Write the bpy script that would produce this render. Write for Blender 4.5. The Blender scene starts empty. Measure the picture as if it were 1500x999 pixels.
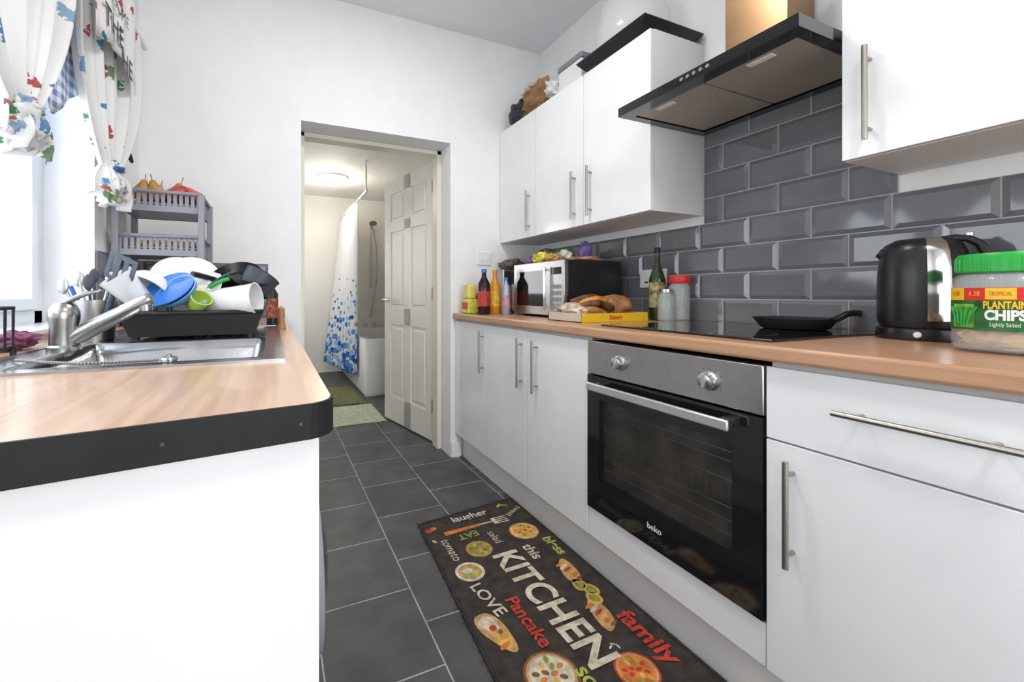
import bpy, bmesh, math, random
from mathutils import Vector, Matrix, noise
random.seed(7)
sc=bpy.context.scene
COL=sc.collection
pi=math.pi
# ---------------------------------------------------------------- materials
def mat(name,c,rough=.5,metal=0.,coat=0.,trans=0.,alpha=1.,emit=None,es=0.,var=0.,vscale=8.,bump=0.,bscale=60.,ior=1.45,sheen=0.):
    m=bpy.data.materials.new(name); m.use_nodes=True
    nt=m.node_tree; b=nt.nodes['Principled BSDF']
    b.inputs['Base Color'].default_value=(*c,1); b.inputs['Roughness'].default_value=rough
    b.inputs['Metallic'].default_value=metal; b.inputs['Coat Weight'].default_value=coat
    b.inputs['Coat Roughness'].default_value=.06
    b.inputs['Transmission Weight'].default_value=trans; b.inputs['Alpha'].default_value=alpha
    b.inputs['IOR'].default_value=ior
    if emit: b.inputs['Emission Color'].default_value=(*emit,1); b.inputs['Emission Strength'].default_value=es
    tc=nt.nodes.new('ShaderNodeTexCoord')
    n=nt.nodes.new('ShaderNodeTexNoise'); n.inputs['Scale'].default_value=vscale; n.inputs['Detail'].default_value=4
    nt.links.new(tc.outputs['Object'],n.inputs['Vector'])
    v=var if var>0 else .02
    r=nt.nodes.new('ShaderNodeValToRGB'); r.color_ramp.elements[0].position=.3; r.color_ramp.elements[1].position=.7
    r.color_ramp.elements[0].color=(*[max(0,x*(1-v)) for x in c],1); r.color_ramp.elements[1].color=(*[min(1,x*(1+v)) for x in c],1)
    nt.links.new(n.outputs['Fac'],r.inputs['Fac']); nt.links.new(r.outputs['Color'],b.inputs['Base Color'])
    if bump>0:
        n2=nt.nodes.new('ShaderNodeTexNoise'); n2.inputs['Scale'].default_value=bscale; n2.inputs['Detail'].default_value=5
        nt.links.new(tc.outputs['Object'],n2.inputs['Vector'])
        bp=nt.nodes.new('ShaderNodeBump'); bp.inputs['Strength'].default_value=bump; bp.inputs['Distance'].default_value=.01
        nt.links.new(n2.outputs['Fac'],bp.inputs['Height']); nt.links.new(bp.outputs['Normal'],b.inputs['Normal'])
    return m
def N(m,t): return m.node_tree.nodes.new(t)
def L(m,a,b): m.node_tree.links.new(a,b)
def BS(m): return m.node_tree.nodes['Principled BSDF']

M_wall=mat('wall_paint',(.85,.85,.85),.7,bump=.05,bscale=120)
M_ceil=mat('ceiling_paint',(.80,.81,.83),.8)
M_bceil=mat('bathroom_ceiling_artex',(.78,.77,.72),.7,bump=.6,bscale=14)
M_bwall=mat('bathroom_wall',(.80,.78,.74),.5,var=.05,vscale=3)
M_gloss=mat('white_gloss_laminate',(.84,.84,.85),.16,coat=.3)
M_carc=mat('white_carcass',(.74,.74,.74),.45)
M_plinth=mat('plinth_white',(.80,.80,.81),.3)
M_steel=mat('brushed_steel',(.50,.49,.48),.3,1.,var=.06,vscale=30)
M_satin=mat('satin_nickel',(.42,.39,.35),.33,1.)
M_chrome=mat('chrome',(.75,.75,.75),.1,1.)
M_tap=mat('tap_metal',(.40,.40,.39),.26,1.)
M_sink=mat('sink_steel',(.48,.49,.50),.22,1.,var=.12,vscale=20,bump=.03)
M_blackglass=mat('black_glass',(.006,.006,.007),.05,coat=.5)
M_black=mat('black_plastic',(.012,.012,.013),.3)
M_strip=mat('black_edge_strip',(.005,.005,.005),.6,var=.8,vscale=15)
M_blackm=mat('black_matt',(.02,.02,.022),.55)
M_grout=mat('grout',(.46,.46,.48),.8)
M_tile=mat('slate_blue_tile',(.165,.17,.19),.08,coat=.6,var=.12,vscale=3)
M_cream=mat('cream_gloss_paint',(.76,.72,.62),.3)
M_door=mat('door_white',(.80,.78,.72),.35)
M_white=mat('white_ceramic',(.80,.80,.80),.15,coat=.3)
M_whitep=mat('white_plastic',(.80,.80,.80),.35)
M_grey=mat('grey_plastic',(.27,.27,.31),.45)
M_dgrey=mat('dark_grey_nylon',(.045,.055,.07),.45)
M_spat=mat('slate_nylon',(.085,.11,.14),.4)
M_blue=mat('blue_plastic',(.04,.17,.55),.3)
M_green=mat('green_plastic',(.02,.36,.05),.35)
M_red=mat('red_plastic',(.6,.03,.03),.35)
M_yellow=mat('yellow_card',(.8,.5,.02),.5)
M_card=mat('cardboard',(.60,.52,.42),.7,var=.1)
M_clear=mat('clear_plastic',(.85,.9,.9),.08,alpha=.18)
M_clearjar=mat('clear_glass',(.6,.68,.66),.05,alpha=.28)
M_pvc=mat('upvc_white',(.82,.85,.9),.25)
M_brass=mat('aged_brass',(.32,.2,.08),.35,1.)

def wood(name,a,b,c,rough=.32):
    m=mat(name,a,rough,coat=.15); nt=m.node_tree
    tc=N(m,'ShaderNodeTexCoord'); mp=N(m,'ShaderNodeMapping'); mp.inputs['Scale'].default_value=(22,1.3,22)
    n=N(m,'ShaderNodeTexNoise'); n.inputs['Scale'].default_value=2.2; n.inputs['Detail'].default_value=7; n.inputs['Distortion'].default_value=.6
    L(m,tc.outputs['Object'],mp.inputs['Vector']); L(m,mp.outputs['Vector'],n.inputs['Vector'])
    r=N(m,'ShaderNodeValToRGB'); e=r.color_ramp.elements
    e[0].position=.28; e[0].color=(*c,1); e[1].position=.72; e[1].color=(*b,1)
    k=r.color_ramp.elements.new(.5); k.color=(*a,1)
    L(m,n.outputs['Fac'],r.inputs['Fac']); L(m,r.outputs['Color'],BS(m).inputs['Base Color'])
    return m
M_wood=wood('beech_worktop',(.51,.285,.165),(.57,.35,.215),(.43,.225,.12))
M_wood2=wood('beech_worktop_pale',(.54,.35,.235),(.62,.42,.29),(.44,.26,.16),.28)

M_floor=mat('slate_vinyl_tile',(.06,.06,.065),.42)
def mkfloor(m):
    tc=N(m,'ShaderNodeTexCoord'); sp=N(m,'ShaderNodeSeparateXYZ'); L(m,tc.outputs['Object'],sp.inputs[0])
    ax=N(m,'ShaderNodeMath'); ax.inputs[1].default_value=3.07; L(m,sp.outputs['X'],ax.inputs[0])
    ay=N(m,'ShaderNodeMath'); ay.inputs[1].default_value=.075+3.3; L(m,sp.outputs['Y'],ay.inputs[0])
    cb=N(m,'ShaderNodeCombineXYZ'); L(m,ay.outputs[0],cb.inputs['X']); L(m,ax.outputs[0],cb.inputs['Y'])
    br=N(m,'ShaderNodeTexBrick'); br.offset=.5; br.inputs['Scale'].default_value=1
    br.inputs['Brick Width'].default_value=.33; br.inputs['Row Height'].default_value=.32
    br.inputs['Mortar Size'].default_value=.0022; br.inputs['Mortar Smooth'].default_value=.1
    br.inputs['Color1'].default_value=(.060,.060,.063,1); br.inputs['Color2'].default_value=(.076,.076,.080,1)
    br.inputs['Mortar'].default_value=(.38,.38,.39,1)
    L(m,cb.outputs[0],br.inputs['Vector'])
    n=N(m,'ShaderNodeTexNoise'); n.inputs['Scale'].default_value=7; n.inputs['Detail'].default_value=8; L(m,tc.outputs['Object'],n.inputs['Vector'])
    r=N(m,'ShaderNodeValToRGB'); r.color_ramp.elements[0].position=.3; r.color_ramp.elements[0].color=(.7,.7,.7,1)
    r.color_ramp.elements[1].position=.7; r.color_ramp.elements[1].color=(1.3,1.3,1.3,1); L(m,n.outputs['Fac'],r.inputs['Fac'])
    mx=N(m,'ShaderNodeMix'); mx.data_type='RGBA'; mx.blend_type='MULTIPLY'; mx.inputs[0].default_value=1
    L(m,br.outputs['Color'],mx.inputs[6]); L(m,r.outputs['Color'],mx.inputs[7]); L(m,mx.outputs[2],BS(m).inputs['Base Color'])
mkfloor(M_floor)

def floral(name,scale,thr,cols,zfade=None,nsc=5):
    m=mat(name,(.9,.9,.9),.8)
    tc=N(m,'ShaderNodeTexCoord'); v=N(m,'ShaderNodeTexVoronoi'); v.inputs['Scale'].default_value=scale
    L(m,tc.outputs['Object'],v.inputs['Vector'])
    nz=N(m,'ShaderNodeTexNoise'); nz.inputs['Scale'].default_value=scale*nsc; L(m,tc.outputs['Object'],nz.inputs['Vector'])
    ad=N(m,'ShaderNodeMath'); ad.operation='MULTIPLY_ADD'; ad.inputs[1].default_value=.6 if not zfade else .05; L(m,nz.outputs['Fac'],ad.inputs[0]); L(m,v.outputs['Distance'],ad.inputs[2])
    lt=N(m,'ShaderNodeMath'); lt.operation='LESS_THAN'; L(m,ad.outputs[0],lt.inputs[0]); lt.inputs[1].default_value=thr
    if zfade:
        sp=N(m,'ShaderNodeSeparateXYZ'); L(m,tc.outputs['Object'],sp.inputs[0])
        mr=N(m,'ShaderNodeMapRange'); L(m,sp.outputs['Z'],mr.inputs['Value'])
        mr.inputs['From Min'].default_value=zfade[0]; mr.inputs['From Max'].default_value=zfade[1]
        mr.inputs['To Min'].default_value=thr; mr.inputs['To Max'].default_value=.02
        L(m,mr.outputs[0],lt.inputs[1])
    r=N(m,'ShaderNodeValToRGB'); r.color_ramp.interpolation='CONSTANT'
    sp2=N(m,'ShaderNodeSeparateColor'); L(m,v.outputs['Color'],sp2.inputs[0]); L(m,sp2.outputs[0],r.inputs['Fac'])
    els=r.color_ramp.elements
    for i,c in enumerate(cols):
        e=els[i] if i<2 else els.new(i/len(cols))
        e.position=i/len(cols); e.color=(*c,1)
    mx=N(m,'ShaderNodeMix'); mx.data_type='RGBA'; L(m,lt.outputs[0],mx.inputs[0]); mx.inputs[6].default_value=(.84,.84,.83,1)
    L(m,r.outputs['Color'],mx.inputs[7]); L(m,mx.outputs[2],BS(m).inputs['Base Color'])
    tr=N(m,'ShaderNodeBsdfTranslucent'); L(m,mx.outputs[2],tr.inputs['Color'])
    ms=N(m,'ShaderNodeMixShader'); ms.inputs[0].default_value=.25
    L(m,BS(m).outputs[0],ms.inputs[1]); L(m,tr.outputs[0],ms.inputs[2]); L(m,ms.outputs[0],m.node_tree.nodes['Material Output'].inputs['Surface'])
    return m
M_curt=floral('floral_curtain_cloth',10,.55,[(.12,.27,.5),(.08,.26,.14),(.14,.34,.20),(.5,.10,.10),(.25,.42,.55),(.84,.84,.83),(.18,.30,.16)],nsc=6)
M_curtd=floral('floral_curtain_border_cloth',22,.72,[(.10,.22,.5),(.16,.34,.6),(.12,.30,.16),(.5,.14,.12),(.3,.45,.65),(.84,.84,.83)])
M_shower=floral('dotted_shower_curtain_cloth',15,.66,[(.02,.12,.5),(.10,.33,.7),(.03,.2,.6),(.35,.55,.8)],zfade=(.25,1.6))
def gingham():
    m=mat('gingham_cloth',(.8,.8,.85),.8)
    tc=N(m,'ShaderNodeTexCoord'); sp=N(m,'ShaderNodeSeparateXYZ'); L(m,tc.outputs['Object'],sp.inputs[0])
    o=[]
    for ax in ('Y','Z'):
        f=N(m,'ShaderNodeMath'); f.operation='MULTIPLY'; f.inputs[1].default_value=28; L(m,sp.outputs[ax],f.inputs[0])
        g=N(m,'ShaderNodeMath'); g.operation='FRACT'; L(m,f.outputs[0],g.inputs[0])
        h=N(m,'ShaderNodeMath'); h.operation='GREATER_THAN'; h.inputs[1].default_value=.5; L(m,g.outputs[0],h.inputs[0]); o.append(h)
    a=N(m,'ShaderNodeMath'); L(m,o[0].outputs[0],a.inputs[0]); L(m,o[1].outputs[0],a.inputs[1])
    d=N(m,'ShaderNodeMath'); d.operation='MULTIPLY'; d.inputs[1].default_value=.5; L(m,a.outputs[0],d.inputs[0])
    mx=N(m,'ShaderNodeMix'); mx.data_type='RGBA'; L(m,d.outputs[0],mx.inputs[0]); mx.inputs[6].default_value=(.8,.84,.92,1); mx.inputs[7].default_value=(.16,.26,.50,1)
    L(m,mx.outputs[2],BS(m).inputs['Base Color']); return m
M_ging=gingham()
# ---------------------------------------------------------------- builders
def E(name,loc=(0,0,0),rz=0):
    o=bpy.data.objects.new(name,None); COL.objects.link(o); o.location=loc; o.rotation_euler=(0,0,rz); o.empty_display_size=.05
    return o
def mk(name,verts,faces,m,par=None,smooth=None,solid=0,sub=0,bev=0):
    me=bpy.data.meshes.new(name); me.from_pydata([tuple(v) for v in verts],[],faces); me.update()
    bm=bmesh.new(); bm.from_mesh(me)
    if not solid: bmesh.ops.recalc_face_normals(bm,faces=bm.faces)
    bm.to_mesh(me); bm.free()
    if smooth is not None:
        me.shade_smooth(); me.set_sharp_from_angle(angle=math.radians(smooth))
    o=bpy.data.objects.new(name,me); COL.objects.link(o)
    if m: me.materials.append(m)
    if par: o.parent=par
    if solid:
        s=o.modifiers.new('s','SOLIDIFY'); s.thickness=solid; s.offset=0
    if bev:
        b=o.modifiers.new('b','BEVEL'); b.width=bev; b.segments=3; b.limit_method='ANGLE'
    if sub:
        s=o.modifiers.new('u','SUBSURF'); s.levels=sub; s.render_levels=sub
    return o
def boxvf(b,off=0):
    x0,x1,y0,y1,z0,z1=b
    v=[(x0,y0,z0),(x1,y0,z0),(x1,y1,z0),(x0,y1,z0),(x0,y0,z1),(x1,y0,z1),(x1,y1,z1),(x0,y1,z1)]
    f=[(0,3,2,1),(4,5,6,7),(0,1,5,4),(1,2,6,5),(2,3,7,6),(3,0,4,7)]
    return v,[tuple(i+off for i in q) for q in f]
def boxes(name,bl,m,par=None,bev=0):
    V=[];F=[]
    for b in bl:
        v,f=boxvf(b,len(V)); V+=v; F+=f
    return mk(name,V,F,m,par,bev=bev,smooth=30 if bev else None)
def box(name,x0,x1,y0,y1,z0,z1,m,par=None,bev=0): return boxes(name,[(x0,x1,y0,y1,z0,z1)],m,par,bev)
def prism(name,poly,z0,z1,m,par=None,bev=0):
    n=len(poly); V=[(x,y,z0) for x,y in poly]+[(x,y,z1) for x,y in poly]
    F=[tuple(range(n))[::-1],tuple(range(n,2*n))]+[(i,(i+1)%n,(i+1)%n+n,i+n) for i in range(n)]
    return mk(name,V,F,m,par,bev=bev,smooth=30 if bev else None)
def lathe(name,prof,c,m,par=None,seg=36,axis=None,sx=1,sy=1,smooth=40,rot=None):
    V=[];F=[];n=len(prof)
    for r,z in prof:
        for k in range(seg):
            a=2*pi*k/seg; V.append(Vector((r*sx*math.cos(a),r*sy*math.sin(a),z)))
    for i in range(n-1):
        for k in range(seg):
            F.append((i*seg+k,i*seg+(k+1)%seg,(i+1)*seg+(k+1)%seg,(i+1)*seg+k))
    F.append(tuple(range(seg))[::-1]); F.append(tuple(range((n-1)*seg,n*seg)))
    if axis is not None: R=Vector((0,0,1)).rotation_difference(Vector(axis).normalized()).to_matrix()
    elif rot is not None: R=rot
    else: R=Matrix.Identity(3)
    V=[R@v+Vector(c) for v in V]
    return mk(name,V,F,m,par,smooth=smooth)
def cyl(name,p0,p1,r,m,par=None,r2=None,seg=20):
    p0=Vector(p0);p1=Vector(p1); l=(p1-p0).length
    return lathe(name,[(r,0),(r if r2 is None else r2,l)],p0,m,par,seg,axis=(p1-p0))
def tube(name,pts,r,m,par=None,cyclic=False,smooth=True):
    cu=bpy.data.curves.new(name,'CURVE'); cu.dimensions='3D'; cu.bevel_depth=r; cu.bevel_resolution=3; cu.use_fill_caps=True
    s=cu.splines.new('NURBS' if smooth and len(pts)>2 else 'POLY'); s.points.add(len(pts)-1)
    for i,p in enumerate(pts): s.points[i].co=(*p,1)
    if s.type=='NURBS': s.order_u=3; s.use_endpoint_u=True
    s.use_cyclic_u=cyclic
    cu.materials.append(m); o=bpy.data.objects.new(name,cu); COL.objects.link(o)
    if par: o.parent=par
    return o
def sheet(name,fn,nu,nv,m,par=None,solid=0,smooth=60,sub=0):
    V=[fn(i/nu,j/nv) for j in range(nv+1) for i in range(nu+1)]
    F=[(j*(nu+1)+i,j*(nu+1)+i+1,(j+1)*(nu+1)+i+1,(j+1)*(nu+1)+i) for j in range(nv) for i in range(nu)]
    o=mk(name,V,F,m,par,smooth=None,solid=solid,sub=sub)
    o.data.shade_smooth(); return o
def lump(name,c,s,m,par=None,seed=0,amp=.35,freq=2.,rz=0,floor=None):
    bm=bmesh.new(); bmesh.ops.create_icosphere(bm,subdivisions=4,radius=1)
    for v in bm.verts:
        n=noise.fractal(v.co*freq+Vector((seed*3.1,seed,0)),1.,2.,3)
        v.co*=1+amp*n
        p=Vector((v.co.x*s[0],v.co.y*s[1],v.co.z*s[2])); p=Matrix.Rotation(rz,3,'Z')@p
        v.co=p+Vector(c)
        if floor is not None and v.co.z<floor: v.co.z=floor
    me=bpy.data.meshes.new(name); bm.to_mesh(me); bm.free(); me.shade_smooth(); me.materials.append(m)
    o=bpy.data.objects.new(name,me); COL.objects.link(o)
    if par: o.parent=par
    return o
def textmesh(body,size,ext=0.,bold=0.):
    cu=bpy.data.curves.new('t','FONT'); cu.body=body; cu.size=size; cu.align_x='CENTER'; cu.align_y='CENTER'; cu.extrude=ext; cu.offset=bold
    o=bpy.data.objects.new('t',cu); COL.objects.link(o); bpy.context.view_layer.update()
    me=bpy.data.meshes.new_from_object(o); V=[v.co.copy() for v in me.vertices]; F=[tuple(p.vertices) for p in me.polygons]
    bpy.data.objects.remove(o); return V,F
def text(name,body,size,M4,m,par,bold=0.,sx=1.,fn=None):
    V,F=textmesh(body,size,0,bold)
    V=[Vector((v.x*sx,v.y,v.z)) for v in V]
    V=[fn(v) for v in V] if fn else [M4@v for v in V]
    me=bpy.data.meshes.new(name); me.from_pydata([tuple(v) for v in V],[],F); me.materials.append(m)
    o=bpy.data.objects.new(name,me); COL.objects.link(o); o.parent=par; return o
def face_mx(p):
    return Matrix(((0,0,-1,p[0]),(-1,0,0,p[1]),(0,1,0,p[2]),(0,0,0,1)))
def barhandle(name,par,x,y,z0,z1,off=.03,vertical=True,y1=None):
    h=E(name); h.parent=par
    xb=x-off
    if vertical:
        cyl('bar',(xb,y,z0),(xb,y,z1),.0062,M_satin,h)
        for z in (z0+.03,z1-.03): cyl('post',(xb,y,z),(x,y,z),.0045,M_satin,h)
    else:
        cyl('bar',(xb,y,z0),(xb,y1,z0),.0062,M_satin,h)
        for t in (.15,.85):
            yy=y+(y1-y)*t; cyl('post',(xb,yy,z0),(x,yy,z0),.0045,M_satin,h)
# ---------------------------------------------------------------- room shell
XR=1.735; YF=2.44; ZC=2.73; YB=-1.7
box('floor',-.85,1.95,YB-.1,5.9,-.06,0,M_floor)
box('ceiling',-.85,1.95,YB-.1,YF+.25,ZC,ZC+.06,M_ceil)
box('ceiling_bathroom',-.85,1.95,YF+.25,5.9,2.35,2.41,M_bceil)
box('wall_right',XR,XR+.12,YB,YF,0,ZC,M_wall)
boxes('wall_far',[(-.8,.147,YF,YF+.25,0,ZC),(1.051,XR+.12,YF,YF+.25,0,ZC),(.147,1.051,YF,YF+.25,2.01,ZC)],M_wall)
WY0,WY1,WZ0,WZ1=.25,1.9,.93,2.3
boxes('wall_left',[(-.82,-.6,YB,WY0,0,ZC),(-.82,-.6,WY1,YF,0,ZC),(-.82,-.6,WY0,WY1,0,WZ0),(-.82,-.6,WY0,WY1,WZ1,ZC)],M_wall)
boxes('wall_back',[(-.82,-.2,YB-.1,YB,0,ZC),(1.4,XR+.12,YB-.1,YB,0,ZC),(-.2,1.4,YB-.1,YB,2.15,ZC)],M_wall)
box('wall_bathroom_left',-.72,-.6,YF+.25,5.8,0,2.35,M_bwall)
box('wall_bathroom_right',1.62,1.74,YF+.25,5.8,0,2.35,M_bwall)
box('wall_bathroom_back',-.72,1.74,5.75,5.87,0,2.35,M_bwall)
w=E('window_1')
xs0,xs1=-.80,-.745
fr=[(xs0,xs1,WY0,WY1,WZ0+.002,WZ0+.06),(xs0,xs1,WY0,WY1,WZ1-.06,WZ1-.002),(xs0,xs1,WY0+.002,WY0+.06,WZ0,WZ1),(xs0,xs1,WY1-.06,WY1-.002,WZ0,WZ1),
    (xs0,xs1,.78,.84,WZ0,WZ1),(xs0,xs1,1.33,1.39,WZ0,WZ1),(xs0+.005,xs1+.012,1.39,1.43,WZ0+.06,WZ1-.06),(xs0+.005,xs1+.012,1.80,1.84,WZ0+.06,WZ1-.06),
    (xs0+.005,xs1+.012,1.43,1.80,WZ0+.06,WZ0+.1),(xs0+.005,xs1+.012,1.43,1.80,WZ1-.1,WZ1-.06)]
boxes('frame',fr,M_pvc,w,bev=.004)
box('glass',-.775,-.770,WY0+.05,WY1-.05,WZ0+.05,WZ1-.05,M_clear,w)
box('sill',-.745,-.59,WY0+.003,WY1-.003,WZ0,WZ0+.015,M_pvc,w,bev=.003)
w2=E('added_back_opening')  # unseen glazed opening, added behind the camera for frontal fill
boxes('frame',[(-.2,-.12,YB-.08,YB-.02,0,2.15),(1.32,1.4,YB-.08,YB-.02,0,2.15),(.56,.64,YB-.08,YB-.02,0,2.15),(-.2,1.4,YB-.08,YB-.02,2.07,2.15),(-.2,1.4,YB-.08,YB-.02,0,.08)],M_pvc,w2)
t=E('trim_1')
boxes('lining',[(1.022,1.051,YF+.16,YF+.25,0,2.008),(.147,.176,YF+.16,YF+.25,0,2.008),(.147,1.051,YF+.16,YF+.25,1.982,2.008)],M_cream,t,bev=.002)
box('baseboard_far',1.052,1.118,YF-.016,YF-.001,0,.10,M_wall,None,bev=.003)
dang=math.atan2(.73,-.165)
d=E('door_1',(1.04,YF+.262,0),dang)
W,H,T=.75,1.97,.036
st=[(0,.1,-T,0,.012,H),(W-.1,W,-T,0,.012,H),(.325,.425,-T,0,.012,H)]
for z0,z1 in ((.012,.21),(.80,.93),(1.55,1.63),(H-.11,H)): st.append((.1,W-.1,-T,0,z0,z1))
boxes('stiles',st,M_door,d)
for x0,x1 in ((.1,.325),(.425,W-.1)):
    for z0,z1 in ((.21,.80),(.93,1.55),(1.63,H-.11)):
        box('panel',x0,x1,-T+.009,-.009,z0,z1,M_door,d)
        box('raised',x0+.03,x1-.03,-T+.002,-.002,z0+.03,z1-.03,M_door,d,bev=.006)
cyl('handle_rose',(W-.06,0,1.0),(W-.06,.012,1.0),.022,M_chrome,d); cyl('handle_stem',(W-.06,.01,1.0),(W-.06,.05,1.0),.008,M_chrome,d)
cyl('handle_lever',(W-.06,.05,1.0),(W-.17,.05,1.0),.008,M_chrome,d)
for z in (.22,1.0,1.75): cyl('hinge',(0,.008,z),(0,.008,z+.09),.011,M_brass,d)
def plate(name,c,w_,h_,axis):
    e=E(name)
    if axis=='y':
        box('plate',c[0]-w_/2,c[0]+w_/2,c[1]-.01,c[1]-.001,c[2]-h_/2,c[2]+h_/2,M_whitep,e,bev=.003)
        for dx in (-.018,.018): box('rocker',c[0]+dx-.012,c[0]+dx+.012,c[1]-.014,c[1]-.009,c[2]-.018,c[2]+.018,M_whitep,e,bev=.002)
    else:
        box('plate',c[0]-.012,c[0]-.001,c[1]-w_/2,c[1]+w_/2,c[2]-h_/2,c[2]+h_/2,M_whitep,e,bev=.003)
        for dy in (-.035,.035):
            box('rocker',c[0]-.016,c[0]-.01,c[1]+dy-.006,c[1]+dy+.006,c[2]+.012,c[2]+.03,M_whitep,e)
            box('pins',c[0]-.0125,c[0]-.0115,c[1]+dy-.01,c[1]+dy+.01,c[2]-.022,c[2]-.014,M_blackm,e)
plate('light_switch',(1.29,YF,1.28),.1,.09,'y')
plate('power_socket',(XR-.012,1.48,1.12),.15,.09,'x')
plate('power_socket',(XR-.012,2.28,1.14),.15,.09,'x')
# ---------------------------------------------------------------- tiles
def tiles(name,rows,pitch,tofn,g=.0035,depth=.010,bv=.014):
    V=[];F=[]
    for (z0,z1,a0,a1,ph) in rows:
        k=math.floor((a0-ph)/pitch)
        while ph+k*pitch<a1:
            s=max(a0,ph+k*pitch)+g/2; e=min(a1,ph+(k+1)*pitch)-g/2; k+=1
            if e-s<.012: continue
            b=min(bv,(e-s)*.3); o=len(V)
            for (q,dep,i) in ((0,.001,0),(0,depth*.45,0),(b,depth,0)):
                for (aa,zz) in ((s+q,z0+g/2+q),(e-q,z0+g/2+q),(e-q,z1-g/2-q),(s+q,z1-g/2-q)):
                    V.append(tofn(aa,zz,dep))
            for l in (0,4):
                for j in range(4): F.append((o+l+j,o+l+(j+1)%4,o+l+4+(j+1)%4,o+l+4+j))
            F.append((o+8,o+9,o+10,o+11)); F.append((o+3,o+2,o+1,o))
    return mk(name,V,F,M_tile)
rows=[]
for n in range(8):
    z0=.915+n*.108; ph=.840 if n%2 else .738
    a0,a1=(-1.2,YF-.003) if n<4 else (.622,1.229)
    rows.append((z0,z0+.108,a0,a1,ph))
tr=tiles('wall_tiles_right',rows,.2045,lambda a,z,dp:(XR-.002-dp,a,z))
boxes('wall_grout_right',[(XR-.006,XR-.0005,-1.2,YF-.001,.9,1.347),(XR-.006,XR-.0005,.622,1.229,1.347,1.779)],M_grout)
rows=[(.915+n*.097,.915+(n+1)*.097,-.58,-.02,.1*(n%2)) for n in range(3)]
tiles('wall_tiles_far',rows,.2,lambda a,z,dp:(a,YF-.002-dp,z))
box('wall_grout_far',-.598,-.02,YF-.006,YF-.0005,.9,1.206,M_grout)
rows=[(.915+n*.097,.915+(n+1)*.097,1.905,2.425,.1*(n%2)) for n in range(3)]
tiles('wall_tiles_left',rows,.2,lambda a,z,dp:(-.598+dp,a,z))
# ---------------------------------------------------------------- right base units
ZW=.923
wt=E('worktop_right')
b=box('top',1.062,XR-.013,-1.2,YF-.002,.886,ZW,M_wood,wt,bev=.008)
XD=1.083
bu=E('base_cabinets')
boxes('carcass',[(1.104,XR-.02,1.222,YF-.004,.15,.884),(1.104,XR-.02,-1.2,.614,.15,.884)],M_carc,bu)
box('plinth',1.13,1.146,-1.2,YF-.02,0,.149,M_plinth,bu)
for y0,y1 in ((2.02,2.436),(1.62,2.02),(1.22,1.62)):
    box('door',XD,XD+.019,y0+.002,y1-.002,.152,.872,M_gloss,bu,bev=.0015)
box('door',XD,XD+.019,.1195,.6155,.152,.700,M_gloss,bu,bev=.0015)
box('drawer_front',XD,XD+.019,.1195,.6155,.704,.872,M_gloss,bu,bev=.0015)
for y0,y1 in ((-.38,.118),(-.88,-.38)): box('door',XD,XD+.019,y0+.0015,y1-.0015,.152,.872,M_gloss,bu,bev=.0015)
box('oven_filler',XD+.002,XD+.019,.6175,1.2185,.152,.256,M_gloss,bu,bev=.0015)
for y in (2.05,1.662,1.54): barhandle('handle',bu,XD,y,.605,.838)
barhandle('handle',bu,XD,.56,.431,.669)
barhandle('handle',bu,XD,.477,.800,.8,vertical=False,y1=.235)
# oven
ov=E('built_in_oven')
box('body',1.107,XR-.04,.625,1.213,.262,.872,M_blackm,ov)
box('control_panel',XD-.004,XD+.022,.620,1.217,.752,.873,M_steel,ov,bev=.003)
M_ovg=mat('oven_glass',(.008,.008,.009),.06,coat=.4)
fx=XD-.006
boxes('door_frame',[(fx,XD+.02,.620,.692,.262,.747),(fx,XD+.02,1.157,1.217,.262,.747),(fx,XD+.02,.692,1.157,.262,.375),(fx,XD+.02,.692,1.157,.665,.747)],M_ovg,ov)
M_win=mat('oven_window_glass',(.02,.018,.016),.05,alpha=.3)
box('window',fx,fx+.004,.692,1.157,.375,.665,M_win,ov)
M_cav=mat('oven_cavity',(.15,.13,.11),.4,var=.6,vscale=14)
box('cavity',XD+.018,XD+.0205,.692,1.157,.375,.665,M_cav,ov)
for z in (.42,.455,.49,.56,.61,.635):
    cyl('rack_bar',(XD+.010,.70,z),(XD+.010,1.15,z),.0016,M_steel,ov,seg=8)
for k in range(22):
    y=.71+k*.0205; cyl('rack_rod',(XD+.013,y,.50),(XD+.013,y,.548),.0009,M_steel,ov,seg=6)
h=E('handle'); h.parent=ov
box('bar',XD-.052,XD-.040,.675,1.175,.703,.731,mat('satin_aluminium',(.72,.72,.72),.33,.9),h,bev=.004)
for y in (.70,1.15): box('post',XD-.045,fx,y-.012,y+.012,.706,.728,M_steel,h,bev=.003)
for y in (1.062,.752):
    lathe('knob',[(.026,0),(.026,.004),(.020,.006),(.019,.022),(.016,.024)],(XD-.004,y,.811),M_steel,ov,axis=(-1,0,0))
    box('knob_grip',XD-.032,XD-.026,y-.004,y+.004,.796,.827,M_chrome,ov)
    for k in range(9):
        a=-2.1+k*.52; box('dial_mark',XD-.0048,XD-.004,y+.034*math.sin(a)-.001,y+.034*math.sin(a)+.001,.811+.034*math.cos(a)-.001,.811+.034*math.cos(a)+.001,M_blackm,ov)
text('badge','beko',.026,face_mx((fx-.0006,.925,.325)),M_whitep,ov,bold=.0004)
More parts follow.
